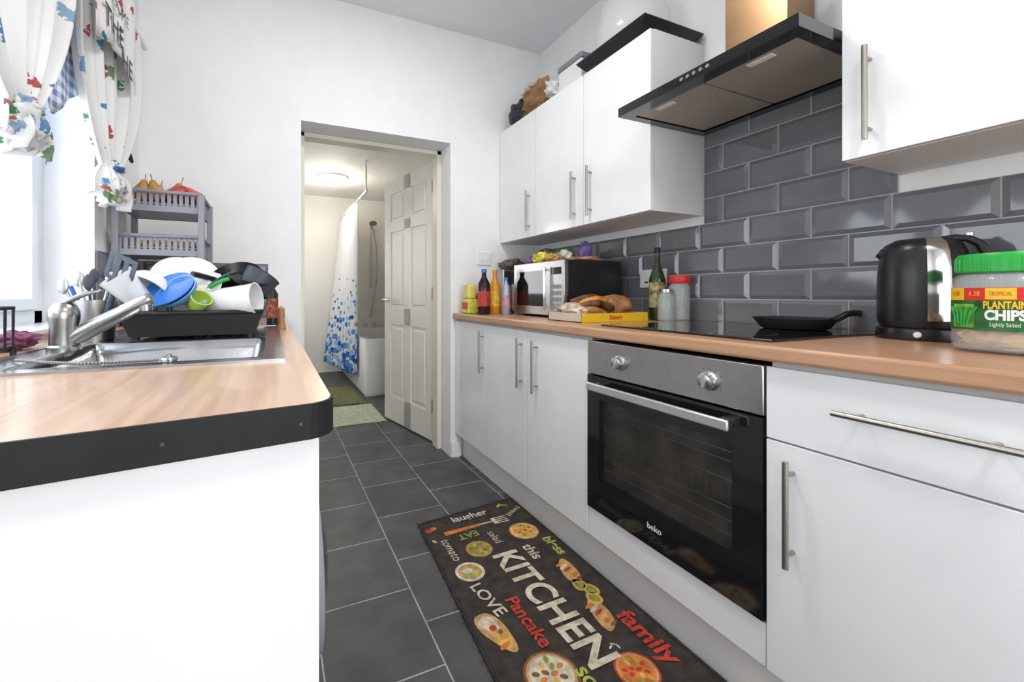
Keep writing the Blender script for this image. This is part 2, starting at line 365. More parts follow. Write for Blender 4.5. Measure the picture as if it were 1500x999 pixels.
# hob
hb=E('induction_hob')
box('glass',1.14,1.66,.635,1.215,ZW+.0005,ZW+.007,M_blackglass,hb,bev=.002)
M_ring=mat('hob_marking',(.25,.25,.25),.3)
for (x,y,r) in ((1.27,.78,.075),(1.27,1.06,.09),(1.53,1.06,.075),(1.53,.78,.09)):
    V=[];F=[];n=48
    for k in range(n):
        a=2*pi*k/n
        for rr in (r,r+.0015): V.append((x+rr*math.cos(a),y+rr*math.sin(a),ZW+.0074))
    for k in range(n): F.append((2*k,2*k+1,(2*k+3)%(2*n),(2*k+2)%(2*n)))
    mk('zone_ring',V,F,M_ring,hb)
for k in range(5): box('touch_key',1.155,1.162,.80+k*.05,.808+k*.05,ZW+.0072,ZW+.0076,M_red if k==2 else M_ring,hb)
# ---------------------------------------------------------------- wall units
XW=1.414
def wallunit(name,y0,y1,splits,z0,z1,handles,end):
    e=E(name)
    box('carcass',XW+.02,XR-.002,y0+.001,y1-.002,z0,z1,M_carc,e)
    ys=splits
    for a,b2 in zip(ys[:-1],ys[1:]): box('door',XW,XW+.019,a+.002,b2-.002,z0+.001,z1-.001,M_gloss,e,bev=.0015)
    for y in handles: barhandle('handle',e,XW,y,z0+.036,z0+.275)
    return e
wallunit('wall_cabinet',1.231,YF-.002,[1.231,1.626,2.03,YF-.003],1.384,2.126,[2.087,1.684,1.571],0)
wallunit('wall_cabinet',-.88,.620,[-.88,-.38,.12,.620],1.400,2.126,[.56,.18,-.44],0)
# ---------------------------------------------------------------- cooker hood
hd=E('cooker_hood')
hx0,hy0,hy1,hz0,hz1=1.236,.627,1.226,1.728,1.762
hx1=XR-.014
boxes('canopy_rim',[(hx0,hx0+.055,hy0,hy1,hz0,hz1),(hx1-.04,hx1,hy0,hy1,hz0,hz1),(hx0+.055,hx1-.04,hy0,hy0+.03,hz0,hz1),(hx0+.055,hx1-.04,hy1-.03,hy1,hz0,hz1),(hx0+.055,hx1-.04,hy0+.03,hy1-.03,hz0+.012,hz1)],M_blackglass,hd)
M_filt=mat('filter_aluminium',(.46,.41,.34),.5,.5,bump=.3,bscale=350)
ym=(hy0+hy1)/2
for a,b2 in ((hy0+.035,ym-.003),(ym+.003,hy1-.035)):
    box('grease_filter',hx0+.06,hx1-.05,a,b2,hz0+.003,hz0+.011,M_filt,hd,bev=.002)
M_lamp=mat('lamp_diffuser',(.75,.74,.70),.4)
for y in (hy0+.14,hy1-.14): box('lamp',hx0+.075,hx0+.10,y-.035,y+.035,hz0+.0005,hz0+.004,M_lamp,hd,bev=.002)
for k in range(5): cyl('button',(hx0,ym-.06+k*.022,hz0+.018),(hx0-.004,ym-.06+k*.022,hz0+.018),.006,M_chrome,hd,seg=12)
boxes('collar',[(1.50,hx1-.002,.77,1.08,hz1,hz1+.05)],M_blackglass,hd,bev=.004)
M_chim=mat('chimney_steel_warm_reflection',(.33,.20,.11),.3,1.,var=.3,vscale=3)  # warm reflection in the stainless steel is put into the brown base colour
box('chimney',1.565,hx1-.002,.825,1.03,hz1+.05,ZC-.003,M_chim,hd,bev=.002)
# ---------------------------------------------------------------- left worktop / sink
ZL=.915; sk=.12
XE=.068
def yend(x): return .51+(x-XE)*sk
lw=E('worktop_left')
sx0,sx1,sy0,sy1=-.485,.020,.862,1.80
def poly_end():
    p=[(-.598,yend(-.598)),(XE-.035,yend(XE-.035))]
    for k in range(6):
        a=-pi/2+k/5*pi/2; p.append((XE-.035+.035*math.cos(a),yend(XE-.035)+.035+.035*math.sin(a)))
    p+= [(XE,sy0+.01),(-.598,sy0+.01)]; return p
T0=ZL-.038
prism('top_near',poly_end(),T0,ZL,M_wood2,lw)
boxes('top',[(-.598,sx0+.02,sy0+.01,YF-.013,T0,ZL),(sx1-.012,XE,sy0+.01,YF-.013,T0,ZL),(sx0+.02,sx1-.012,sy1-.01,YF-.013,T0,ZL)],M_wood2,lw)
ps=[(-.598,yend(-.598)-.001),(-.3,yend(-.3)-.001),(XE-.035,yend(XE-.035)-.001)]
for k in range(1,8):
    a=-pi/2+k/7*pi/2; ps.append((XE-.035+.036*math.cos(a),yend(XE-.035)+.035+.036*math.sin(a)))
V=[];F=[]
for x,y in ps: V+=[(x,y,T0-.002),(x,y,ZL+.001)]
for i in range(len(ps)-1): F.append((2*i,2*i+1,2*i+3,2*i+2))
mk('end_strip',V,F,M_strip,lw,solid=.004)
for x in (-.1,.03): cyl('strip_screw',(x,yend(x)-.002,T0+.018),(x,yend(x)-.005,T0+.018),.0022,M_dgrey,lw,seg=10)
bl=E('base_cabinet_sink')
pe=[(-.597,yend(-.597)+.016),(.052,yend(.052)+.016),(.052,yend(.052)+.034),(-.597,yend(-.597)+.034)]
prism('end_panel',pe,0,T0-.001,M_gloss,bl)
box('carcass',-.597,.028,1.20,YF-.02,.15,T0-.25,M_carc,bl)
for y0,y1 in ((1.20,1.6),(1.6,2.0),(2.0,2.41)):
    box('door',.030,.048,y0+.0015,y1-.0015,.152,.868,M_gloss,bl,bev=.0015)
box('plinth',.0,.012,1.2,YF-.02,0,.149,M_plinth,bl)
wm=E('washing_machine')
box('body',-.52,.045,.59,1.185,.01,.755,M_blackm,wm,bev=.01)
lathe('door_ring',[(.16,0),(.16,.02),(.15,.038),(.12,.042),(.10,.03)],(.045,.885,.50),M_grey,wm,axis=(1,0,0))
lathe('door_glass',[(.10,0),(.09,.045),(.05,.055),(.01,.057)],(.045,.885,.50),M_blackglass,wm,axis=(1,0,0))
box('drawer',.045,.056,.6,.78,.67,.745,M_grey,wm,bev=.003)
lathe('dial',[(.03,0),(.028,.03),(.02,.033)],(.045,.95,.705),M_grey,wm,axis=(1,0,0))
def sinkz(x,y):
    z=ZL+.003
    def bowl(x0,x1,y0,y1,dep,s):
        dx=min(x-x0,x1-x); dy=min(y-y0,y1-y); q=min(dx,dy)
        if q<=0: return 0
        t_=min(1,q/s); return dep*(3*t_*t_-2*t_**3)
    z-=bowl(sx0+.07,sx1-.045,sy0+.05,sy0+.45,.15,.035)
    q=bowl(sx0+.06,sx1-.04,sy0+.49,sy1-.03,.006,.015)
    z-=q
    if q>.0055: z+=.003*(math.sin(x*2*pi/.035)>0)
    return z
sk_=E('stainless_sink')
sheet('basin',lambda u,v:(sx0+u*(sx1-sx0),sy0+v*(sy1-sy0),sinkz(sx0+u*(sx1-sx0),sy0+v*(sy1-sy0))),70,130,M_sink,sk_)
boxes('rim',[(sx0-.003,sx1+.003,sy0-.003,sy0+.005,ZL,ZL+.0045),(sx0-.003,sx1+.003,sy1-.005,sy1+.003,ZL,ZL+.0045),(sx0-.003,sx0+.005,sy0,sy1,ZL,ZL+.0045),(sx1-.005,sx1+.003,sy0,sy1,ZL,ZL+.0045)],M_sink,sk_)
lathe('drain',[(.035,0),(.035,.003),(.03,.004)],(-.22,1.09,ZL-.1475),M_chrome,sk_)
pts=[(-.43,1.0,ZL+.008),(-.36,.93,ZL+.01),(-.30,.895,ZL+.009),(-.24,.90,ZL+.008),(-.19,.905,ZL+.008)]
ch=E('plug_and_chain')
P=[Vector(p) for p in pts]
for i in range(len(P)-1):
    for k in range(12):
        p=P[i].lerp(P[i+1],k/12); lathe('link',[(.001,-.003),(.003,-.0015),(.003,.0015),(.001,.003)],p,M_tap,ch,seg=6)
lathe('plug',[(.012,0),(.014,.004),(.012,.008),(.004,.009),(.004,.013)],(-.175,.905,ZL+.0045),M_tap,ch)
tp=E('mixer_tap'); tx,ty=-.43,1.19
lathe('base',[(.030,0),(.030,.008),(.026,.012),(.025,.055),(.028,.07),(.028,.085),(.022,.1),(.01,.108)],(tx,ty,ZL+.003),M_tap,tp)
lathe('spout',[(.016,0),(.019,.04),(.017,.12),(.015,.19),(.012,.196)],(tx+.005,ty,ZL+.022),M_tap,tp,axis=(.85,-.18,.50),sy=1)
cyl('spout_tip',(tx+.160,ty-.032,ZL+.118),(tx+.161,ty-.032,ZL+.090),.013,M_tap,tp)
sheet('lever',lambda u,v:(tx-.0+.065*v,ty+.01*v+(.013-.003*v)*(u-.5)*2,ZL+.107+.028*v+.006*math.sin(pi*v)),6,16,M_tap,tp,solid=.008)
# ---------------------------------------------------------------- dish rack & contents
dr=E('dish_drying_rack')
rx0,rx1,ry0,ry1,rz0,rz1=-.372,-.03,1.335,1.76,ZL+.012,1.0
fl=.02
V=[(rx0+fl,ry0+fl,rz0),(rx1-fl,ry0+fl,rz0),(rx1-fl,ry1-fl,rz0),(rx0+fl,ry1-fl,rz0),(rx0,ry0,rz1-.01),(rx1,ry0,rz1-.01),(rx1,ry1,rz1-.01),(rx0,ry1,rz1-.01)]
mk('tub',V,[(0,1,2,3),(0,1,5,4),(1,2,6,5),(2,3,7,6),(3,0,4,7)],M_blackm,dr,solid=.005)
tube('rim',[(rx0,ry0,rz1-.008),(rx1,ry0,rz1-.008),(rx1,ry1,rz1-.008),(rx0,ry1,rz1-.008)],.007,M_blackm,dr,cyclic=True,smooth=False)
for k in range(9):
    y=ry0+.04+k*.043; tube('prong',[(rx0+.05,y,rz0+.01),(rx0+.06,y,rz1+.02),(rx0+.1,y,rz1+.02),(rx0+.11,y,rz0+.01)],.0025,M_blackm,dr,smooth=False)
for x in (rx0+.03,rx1-.03):
    for y in (ry0+.03,ry1-.03): cyl('foot',(x,y,ZL+.0035),(x,y,rz0),.01,M_blackm,dr)
def bowlp(r,h,t=.004): return [(r*.45,0),(r*.75,h*.25),(r*.93,h*.6),(r,h),(r-t,h),(r*.9-t,h*.6),(r*.7-t,h*.3),(r*.4,t)]
def platep(r): return [(r*.6,0),(r*.7,.004),(r,.016),(r,.019),(r*.68,.008),(r*.1,.006)]
def Rr(nx,ny,nz): return Vector((0,0,1)).rotation_difference(Vector((nx,ny,nz)).normalized()).to_matrix()
cr=E('washed_crockery')
M_lb=mat('light_blue_plastic',(.12,.3,.62),.3); M_cr=mat('cream_ceramic',(.7,.64,.5),.3)
lathe('white_cup',[(.03,0),(.042,.095),(.039,.095),(.027,.005)],(-.335,1.40,1.02),M_white,cr,rot=Rr(-.55,-.3,.75))
lathe('white_bowl',bowlp(.07,.055),(-.315,1.46,1.085),M_white,cr,rot=Rr(-.35,-.6,-.7))
lathe('blue_plate',platep(.070),(-.262,1.375,1.045),M_blue,cr,rot=Rr(-.35,-.55,.72))
lathe('blue_bowl',bowlp(.058,.03),(-.235,1.375,1.035),M_lb,cr,rot=Rr(-.45,-.6,.65))
lathe('white_plate',platep(.082),(-.265,1.50,1.075),M_white,cr,rot=Rr(.35,-.85,.35))
lathe('white_plate',platep(.085),(-.24,1.56,1.080),M_white,cr,rot=Rr(.15,-.9,.45))
lathe('white_mug',[(.036,0),(.040,.005),(.046,.15),(.048,.155),(.044,.155),(.038,.01)],(-.185,1.41,1.012),M_white,cr,axis=(.91,-.38,.12))
lathe('cream_bowl',bowlp(.05,.045),(-.125,1.50,1.045),M_cr,cr,rot=Rr(.1,-.3,-.9))
lathe('white_cup',[(.03,0),(.04,.09),(.037,.09),(.027,.005)],(-.34,1.55,1.06),M_white,cr,rot=Rr(-.5,-.4,-.6))
lathe('frying_pan',[(.07,0),(.09,.03),(.092,.032),(.087,.03),(.066,.004)],(-.11,1.62,1.07),M_black,cr,rot=Rr(-.3,.55,.75))
tube('frying_pan_handle',[(-.16,1.56,1.085),(-.2,1.50,1.10),(-.225,1.47,1.105)],.009,M_black,cr)
lathe('grey_saucepan',[(.05,0),(.055,.06),(.058,.062),(.052,.06),(.047,.004)],(-.06,1.49,1.055),M_dgrey,cr,rot=Rr(.5,.2,.8))
lathe('black_lid',platep(.06),(-.075,1.46,1.075),M_black,cr,rot=Rr(.25,-.15,.9))
lathe('green_cup',bowlp(.03,.05),(-.205,1.365,1.00),mat('lime_plastic',(.35,.5,.08),.4),cr,rot=Rr(.4,-.5,.6))
lathe('glass_tumbler',[(.028,0),(.034,.1),(.031,.1),(.025,.006)],(-.30,1.66,1.07),M_clear,cr,rot=Rr(.2,-.3,-.9))
tube('ladle_handle',[(-.2,1.5,1.05),(-.15,1.47,1.10),(-.10,1.45,1.115)],.006,M_dgrey,cr)
tube('green_spoon',[(-.19,1.44,1.05),(-.15,1.43,1.085),(-.12,1.42,1.09)],.006,M_green,cr)
lump('tea_towel',(-.20,1.47,1.015),(.12,.08,.045),mat('pale_towel',(.66,.62,.55),.9),cr,3,.4,2.5)
cu=E('utensil_holder')
lathe('cup',[(.045,0),(.052,.11),(.049,.11),(.042,.004)],(-.455,1.44,ZL+.002),M_steel,cu)
for k,(dx,dy,h_) in enumerate(((-.02,.01,.17),(.0,-.02,.16),(-.03,-.01,.15),(-.01,.03,.18),(.015,.01,.17))):
    cyl('cutlery',(-.455,1.44,ZL+.01),(-.455+dx*2,1.44+dy*2,ZL+h_),.004,M_dgrey if k%2 else M_steel,cu,r2=.003)
    lump('cutlery_end',(-.455+dx*2,1.44+dy*2,ZL+h_),(.012,.004,.022),M_dgrey if k%2 else M_steel,cu,k,.05)
p0=Vector((-.440,1.44,ZL+.02)); p1=Vector((-.385,1.37,ZL+.16))
cyl('spatula_stem',p0,p1,.008,M_spat,cu)
ax=(p1-p0).normalized(); rt=Vector((.92,-.39,0)); rt=(rt-ax*rt.dot(ax)).normalized()
V=[];F=[]
def add(a0,a1,b0,b1):
    o=len(V)
    for a,b_ in ((a0,b0),(a1,b0),(a1,b1),(a0,b1)): V.append(p1+rt*a+ax*b_)
    F.append((o,o+1,o+2,o+3))
for i in range(4):
    a=-.036+i*.0205; add(a,a+.0115,.012,.068)
add(-.036,.037,.068,.080); add(-.034,.034,.002,.012); add(-.022,.022,-.012,.002)
mk('spatula_head',V,F,M_spat,cu,solid=.003)
cyl('spoon_stem',(-.46,1.45,ZL+.02),(-.50,1.42,ZL+.15),.005,M_blue,cu)
wr=E('wire_plate_rack')
a0,a1,b0,b1=-.588,-.490,.93,1.13
for z in (ZL+.02,ZL+.10):
    tube('loop',[(a0,b0,z),(a1,b0,z),(a1,b1,z),(a0,b1,z)],.004,M_black,wr,cyclic=True,smooth=False)
for k in range(8):
    y=b0+k*(b1-b0)/7
    tube('wire',[(a0,y,ZL+.10),(a0,y,ZL+.02),(a1,y,ZL+.02),(a1,y,ZL+.10)],.0028,M_black,wr,smooth=False)
for x in (a0,a1):
    for y in (b0,b1): cyl('foot',(x,y,ZL+.0005),(x,y,ZL+.02),.005,M_black,wr)
lump('dish_cloth',(-.545,1.26,ZL+.022),(.035,.06,.02),mat('purple_cloth',(.22,.07,.14),.9,var=.6,vscale=40),None,5,.4,2.5,floor=ZL+.001)
pm=E('pepper_mill'); lathe('body',[(.017,0),(.014,.02),(.009,.035),(.014,.05),(.011,.06),(.012,.075),(.003,.085)],(.03,1.62,ZL+.0005),mat('turned_wood',(.38,.2,.09),.4),pm)
sb=E('spice_bottle'); lathe('body',[(.022,0),(.022,.13),(.01,.15),(.01,.165)],(.0,1.87,ZL+.0005),M_black,sb); lathe('label',[(.0225,.03),(.0225,.11)],(.0,1.87,ZL),mat('label_mixed',(.3,.08,.04),.5,var=.9,vscale=60),sb); lathe('cap',[(.014,.165),(.014,.19),(.01,.195)],(.0,1.87,ZL),M_black,sb)
# ---------------------------------------------------------------- vegetable rack
vr=E('tiered_vegetable_rack')
vx0,vx1,vy0,vy1=-.570,-.275,2.01,2.26
def tier(z):
    for (zz) in (z,z+.028,z+.075):
        s=.0 if zz>z+.05 else .012
        tube('band',[(vx0+s,vy0+s,zz),(vx1-s,vy0+s,zz),(vx1-s,vy1-s,zz),(vx0+s,vy1-s,zz)],.0045 if zz<z+.05 else .008,M_grey,vr,cyclic=True,smooth=False)
    bl_=[]
    n=13
    for k in range(n+1):
        x=vx0+.012+k*(vx1-vx0-.024)/n
        bl_+= [(x-.0065,x+.0065,vy0+.006,vy0+.012,z,z+.075),(x-.0065,x+.0065,vy1-.012,vy1-.006,z,z+.075)]
        bl_.append((x-.003,x+.003,vy0+.012,vy1-.012,z,z+.004))
        y=vy0+.012+k*(vy1-vy0-.024)/n
        bl_+= [(vx0+.006,vx0+.012,y-.005,y+.005,z,z+.075),(vx1-.012,vx1-.006,y-.005,y+.005,z,z+.075)]
    bl_.append((vx0+.012,vx1-.012,vy0+.012,vy1-.012,z-.002,z+.001))
    bl_.append((vx0+.01,vx1-.01,vy0+.004,vy0+.012,z-.004,z+.02))
    boxes('basket',bl_,M_grey,vr)
for z in (.965,1.205,1.385): tier(z)
for x in (vx0,vx1):
    for y in (vy0,vy1): box('post',x-.012,x+.012,y-.008,y+.008,ZL+.001,1.46,M_grey,vr,bev=.003)
M_pear=mat('pear_skin',(.42,.2,.05),.5,var=.4,vscale=30); M_mango=mat('red_apple_skin',(.5,.07,.06),.35,var=.5,vscale=15); M_ban=mat('banana_skin',(.6,.4,.06),.5,var=.3,vscale=30)
fb=E('fruit')
pp=[(.006,0),(.028,.008),(.036,.03),(.03,.055),(.016,.075),(.011,.088),(.004,.092)]
for (x,y,tx_,m_) in ((-.50,2.09,.1,M_pear),(-.44,2.08,-.25,M_pear),(-.47,2.17,.2,M_pear),(-.39,2.09,.3,M_pear)):
    lathe('pear',pp,(x,y,1.430),m_,fb,rot=Rr(tx_,-.1,1)); cyl('stalk',(x+tx_*.09,y,1.514),(x+tx_*.12,y,1.545),.0018,M_brass,fb,seg=6)
for (x,y) in ((-.36,2.07),(-.325,2.15),(-.4,2.15),(-.34,2.10)):
    lump('apple',(x,y,1.47),(.042,.042,.036),M_mango,fb,x*10,.06,1)
for k in range(5):
    x=-.5+k*.045
    tube('banana',[(x,2.04,1.255),(x+.01,2.08,1.24),(x+.015,2.15,1.243),(x+.01,2.21,1.267)],.014,M_ban,fb)
for k in range(6): lump('onion',(-.52+k*.04,2.07+.05*(k%2),1.01),(.032,.032,.03),M_pear,fb,k,.08,1)
# ---------------------------------------------------------------- curtains
def curtain(name,yc,yt0,yt1,ztop,ztie,zbot,flare,x=-.54,ph=0,tw=.045):
    e=E(name)
    vt=(ztop-ztie)/(ztop-zbot)
    def fn(u,v):
        z=ztop+(zbot-ztop)*v
        if v<vt:
            s=v/vt; s2=s**2.6
            a=yt0+(yc-tw-yt0)*s2; b_=yt1+(yc+tw-yt1)*s2
            amp=.010+.014*math.sin(min(1,s)*pi*.9)
            z-= .09*math.sin(pi*u)*(1-s)*s*2
        else:
            s=(v-vt)/(1-vt); q=math.sin(min(1,s*1.15)*pi*.62)
            a=yc-tw-(flare-tw+.02)*q; b_=yc+tw+(flare-tw+.02)*q; amp=.010+.022*q
            z+= .018*math.sin(u*17+ph)*s
        xx=x+amp*math.sin(u*2*pi*4+ph+v*2)+.35*amp*math.sin(u*2*pi*11+1+v*5)
        if v>=vt: xx+= .02*math.sin(pi*u)*math.sin(s*pi)
        return (xx,a+(b_-a)*u,z)
    sheet('cloth',fn,110,60,M_curt,e,solid=.0015)
    lump('knot',(x+.015,yc,ztie),(.030,.045,.022),M_curtd,e,ph,.35,2.5)
    lump('gathered_tail',(x+.012,yc-.005,zbot+.045),(.035,flare,.048),M_curtd,e,ph+2,.45,2.6)
    return e
curtain('floral_curtain',1.26,.88,1.53,2.16,1.475,1.385,.068,ph=.3,tw=.055)
curtain('floral_curtain',1.85,1.52,2.17,2.16,1.50,1.375,.085,ph=1.4,tw=.06)
rp=E('curtain_rail'); cyl('rail',(-.54,.1,2.175),(-.54,2.3,2.175),.012,M_whitep,rp)
for y in (.2,1.2,2.25): box('bracket',-.599,-.54,y-.008,y+.008,2.165,2.185,M_whitep,rp)
va=E('window_valance')
def vfn(u,v):
    y=.3+u*1.85; zb=1.56+.18*abs(math.sin((y-1.55)*pi/.62))
    return (-.585+.004*math.sin(y*60),y,2.14+(zb-2.14)*v)
sheet('gingham_cloth',vfn,150,14,M_ging,va,solid=.0015)
M_prt=floral('printed_valance_cloth',16,.50,[(.05,.3,.35),(.5,.07,.07),(.84,.84,.83),(.05,.05,.06),(.84,.84,.83)])
def vfn2(u,v):
    y=1.55+u*.42; return (-.490+.005*math.sin(y*50),y,2.15+(1.82+.05*abs(math.sin((y-1.55)*7.5))-2.15)*v)
sheet('printed_cloth',vfn2,60,6,M_prt,va,solid=.0015)
def TXM(y,z): return Matrix(((0,0,1,-.482),(1,0,0,y),(0,1,0,z),(0,0,0,1)))
text('lettering','THE',.095,TXM(1.70,1.93),M_blackm,va,.001)
text('lettering','HE',.095,TXM(1.83,1.865),M_blackm,va,.001)
text('lettering','HOME',.06,TXM(1.76,2.02),M_blackm,va)
hk=E('curtain_tieback_hook')
tube('hook',[(-.598,2.04,1.665),(-.57,2.05,1.665),(-.545,2.09,1.63),(-.54,2.11,1.60),(-.55,2.14,1.60),(-.56,2.14,1.63)],.006,M_blackm,hk)
tube('hook_scroll',[(-.58,2.08,1.62),(-.56,2.12,1.66),(-.57,2.15,1.64),(-.58,2.13,1.60)],.005,M_blackm,hk)
# ---------------------------------------------------------------- kitchen mat
km=E('kitchen_mat')
M_mat=mat('mat_print_ground',(.034,.026,.021),.8,var=.5,vscale=25,bump=.2,bscale=200)
mc=[(.604,1.776),(1.122,1.83),(1.118,.45),(.515,.45)]
def matp(u,v):
    l=Vector((*mc[0],0)).lerp(Vector((*mc[3],0)),v); r_=Vector((*mc[1],0)).lerp(Vector((*mc[2],0)),v)
    p=l.lerp(r_,u); e_=.004*noise.noise(Vector((u*30,v*60,0)))
    if u in(0,1): p.x+=e_
    if v in(0,1): p.y+=e_*1.5
    return (min(p.x,1.126),p.y,.004)
sheet('base',matp,40,90,M_mat,km,solid=.006)
tube('hem',[(mc[0][0]+.01,mc[0][1]-.01,.008),(mc[1][0]-.008,mc[1][1]-.01,.008),(mc[2][0]-.006,mc[2][1],.008),(mc[3][0]+.01,mc[3][1],.008)],.0025,mat('mat_hem',(.03,.025,.02),.8),km,cyclic=True,smooth=False)
for k in range(60):
    if k<20: x=mc[0][0]+(mc[1][0]-mc[0][0])*(k/20); y=mc[0][1]+.054*(k/20); p=[(x,y-.01,.006),(x+.006,y+.008,.008),(x+.012*math.sin(k*5),y+.02,.003)]
    else: f_=(k-20)/40; x=mc[0][0]+(mc[3][0]-mc[0][0])*f_; y=mc[0][1]+(mc[3][1]-mc[0][1])*f_; p=[(x+.008,y,.006),(x-.006,y+.004,.008),(x-.010-.006*math.sin(k*3),y+.01*math.sin(k*7),.003)]
    tube('fray',p,.0009,M_mat,km)
ZM=.0080
PM={k:mat('print_'+k,c,.8,var=.35,vscale=45) for k,c in dict(cream=(.55,.49,.37),orange=(.55,.17,.03),red=(.45,.04,.025),green=(.13,.22,.04),lime=(.36,.38,.08),yellow=(.6,.36,.07),white=(.6,.57,.5),tan=(.48,.27,.11),brown=(.2,.08,.03),olive=(.25,.26,.05)).items()}
def mt(s,x,y,size,rot,col,bold=0.,sx=1.):
    text('print_'+s.strip('.').lower(),s,size,Matrix.Translation((x,y,ZM+.002))@Matrix.Rotation(rot,4,'Z'),PM[col],km,bold,sx)
def shp(pts,col,lv=0):
    mk('print_shape',[(x,y,ZM+lv*.0003) for x,y in pts],[tuple(range(len(pts)))],PM[col],km)
def el(x,y,rx,ry,col,lv=0,rot=0,n=28,wob=0):
    pts=[]
    for k in range(n):
        a=2*pi*k/n; w_=1+wob*math.sin(a*3+x*40)
        px,py=rx*w_*math.cos(a),ry*w_*math.sin(a)
        pts.append((x+px*math.cos(rot)-py*math.sin(rot),y+px*math.sin(rot)+py*math.cos(rot)))
    shp(pts,col,lv)
Q=-pi/2
mt('KITCHEN',.852,1.170,.150,Q+.02,'cream',.0038,.88)
mt('laugher',.845,1.742,.062,.03,'cream',.0012)
mt('EAT',.775,1.607,.055,pi+.05,'olive',.0015)
mt('sweet',1.06,1.70,.045,pi+.5,'cream')
mt('salad',.872,1.55,.05,Q,'cream',0,.9)
mt('tomato',.665,1.54,.055,Q,'cream',0,.9)
mt('this',.962,1.405,.065,Q,'cream',.0015)
mt('bless',1.070,1.405,.062,Q,'lime',.002)
mt('LOVE',.672,1.245,.062,Q+.15,'cream',.001,1.1)
mt('Pancake',.745,1.115,.065,Q,'red',.0015)
mt('family',1.045,.925,.085,Q,'red',.0025)
mt('soup',.785,.85,.07,Q,'lime',.0015)
def bowl_(x,y,r,a,b_,c_,d_='cream'):
    el(x,y,r,r*.95,a,0); el(x,y,r*.9,r*.86,d_,1); el(x,y,r*.80,r*.76,b_,2)
    for k in range(12):
        an=k*2.4; rr=r*.62*math.sqrt((k+.5)/12); el(x+rr*math.cos(an),y+rr*math.sin(an),r*.15,r*.10,(c_,a,'yellow','olive')[k%4],3,an,n=10)
bowl_(1.015,1.545,.066,'orange','yellow','red'); bowl_(.775,1.505,.058,'brown','olive','orange','tan'); bowl_(.680,1.395,.056,'cream','tan','olive','white')
el(.682,1.385,.03,.018,'lime',4,.3); el(.672,1.40,.02,.014,'white',5)
bowl_(.70,.93,.078,'brown','cream','orange','tan'); bowl_(.925,.85,.062,'red','orange','red','tan'); bowl_(1.06,.66,.07,'brown','tan','red')
shp([(.685,1.668),(.86,1.672),(.86,1.655),(.685,1.640)],'orange'); shp([(.86,1.668),(.93,1.668),(.93,1.66),(.86,1.66)],'cream')
for k in range(4): shp([(.93,1.688-k*.014),(1.0,1.688-k*.014),(1.0,1.682-k*.014),(.93,1.682-k*.014)],'cream',1)
shp([(.925,1.688),(.945,1.688),(.945,1.640),(.925,1.640)],'cream')
for (x,y) in ((1.025,1.255),(.982,1.045)):
    el(x,y,.030,.068,'tan',0,-.25,wob=.06)
    for k in range(6): el(x-.008+.003*k,y+.045-k*.018,.026-.002*k,.006,('orange','cream','red','yellow','orange','brown')[k],1,.35)
for k in range(3): el(1.01+.02*(k%2),1.180-k*.036,.026,.030,'yellow',k,wob=.05); el(1.01+.02*(k%2),1.180-k*.036,.018,.020,'olive',k+1)
el(.632,1.12,.038,.085,'tan',0,.25,wob=.10); el(.625,1.15,.025,.035,'cream',1,.5,wob=.1); el(.64,1.08,.026,.03,'yellow',1,.2,wob=.1); el(.63,1.13,.012,.012,'red',2); el(.645,1.11,.008,.01,'brown',2); el(.632,1.06,.02,.008,'orange',2,.4)
for k in range(3): el(.925+.012*math.cos(k*1.3),.93+.012*math.sin(k*1.3),.003,.009,'cream',1,k)
el(.63,1.70,.018,.014,'red',1); el(.655,1.71,.014,.012,'orange',1); el(.63,.80,.05,.035,'tan',1,.4); el(.625,1.62,.006,.012,'cream',1,.5)
el(1.02,1.775,.02,.008,'lime',1,.7); el(1.045,1.77,.02,.008,'olive',1,-.4)
# ---------------------------------------------------------------- right counter objects
kt=E('electric_kettle'); kx,ky=1.60,.530
lathe('base',[(.086,0),(.088,.006),(.086,.028),(.08,.032)],(kx,ky,ZW+.0005),M_black,kt)
lathe('body',[(.080,.034),(.084,.05),(.085,.11),(.083,.18),(.078,.23),(.070,.252),(.05,.266),(.01,.27)],(kx,ky,ZW),M_black,kt)
V=[];F=[]
hs=[(.086,.052),(.0868,.11),(.0848,.18),(.0798,.23),(.0718,.252),(.055,.265)]
ac=math.atan2(-ky,-kx)+.36
for r_,z in hs:
    for k in range(13):
        a=ac-.25+k*.042; V.append((kx+r_*math.cos(a),ky+r_*math.sin(a),ZW+z))
for i in range(5):
    for k in range(12): F.append((i*13+k,i*13+k+1,(i+1)*13+k+1,(i+1)*13+k))
mk('chrome_panel',V,F,M_chrome,kt,smooth=60)
hdx,hdy=.42,-.907
def kp(r_,z): return (kx+hdx*r_,ky+hdy*r_,ZW+z)
def band(pts,wd,th,nm):
    n=len(pts); sx_,sy_=-hdy,hdx; V=[];F=[]
    for i,(r_,z) in enumerate(pts):
        a=pts[max(0,i-1)];b_=pts[min(n-1,i+1)]; tr_,tz=b_[0]-a[0],b_[1]-a[1]; l=math.hypot(tr_,tz); nr,nz=-tz/l,tr_/l
        for (s,o_) in ((-1,-1),(1,-1),(1,1),(-1,1)):
            rr=r_+nr*th*o_/2; zz=z+nz*th*o_/2; q=kp(rr,zz); V.append((q[0]+sx_*wd*s/2,q[1]+sy_*wd*s/2,q[2]))
    for i in range(n-1):
        for j in range(4): F.append((i*4+j,i*4+(j+1)%4,i*4+4+(j+1)%4,i*4+4+j))
    F+=[(3,2,1,0),(4*n-4,4*n-3,4*n-2,4*n-1)]
    mk(nm,V,F,M_black,kt,bev=.004,smooth=50)
band([(.03,.262),(.055,.266),(.078,.262),(.096,.248),(.105,.225),(.106,.19),(.103,.15),(.098,.11),(.092,.08),(.082,.065)],.03,.016,'handle')
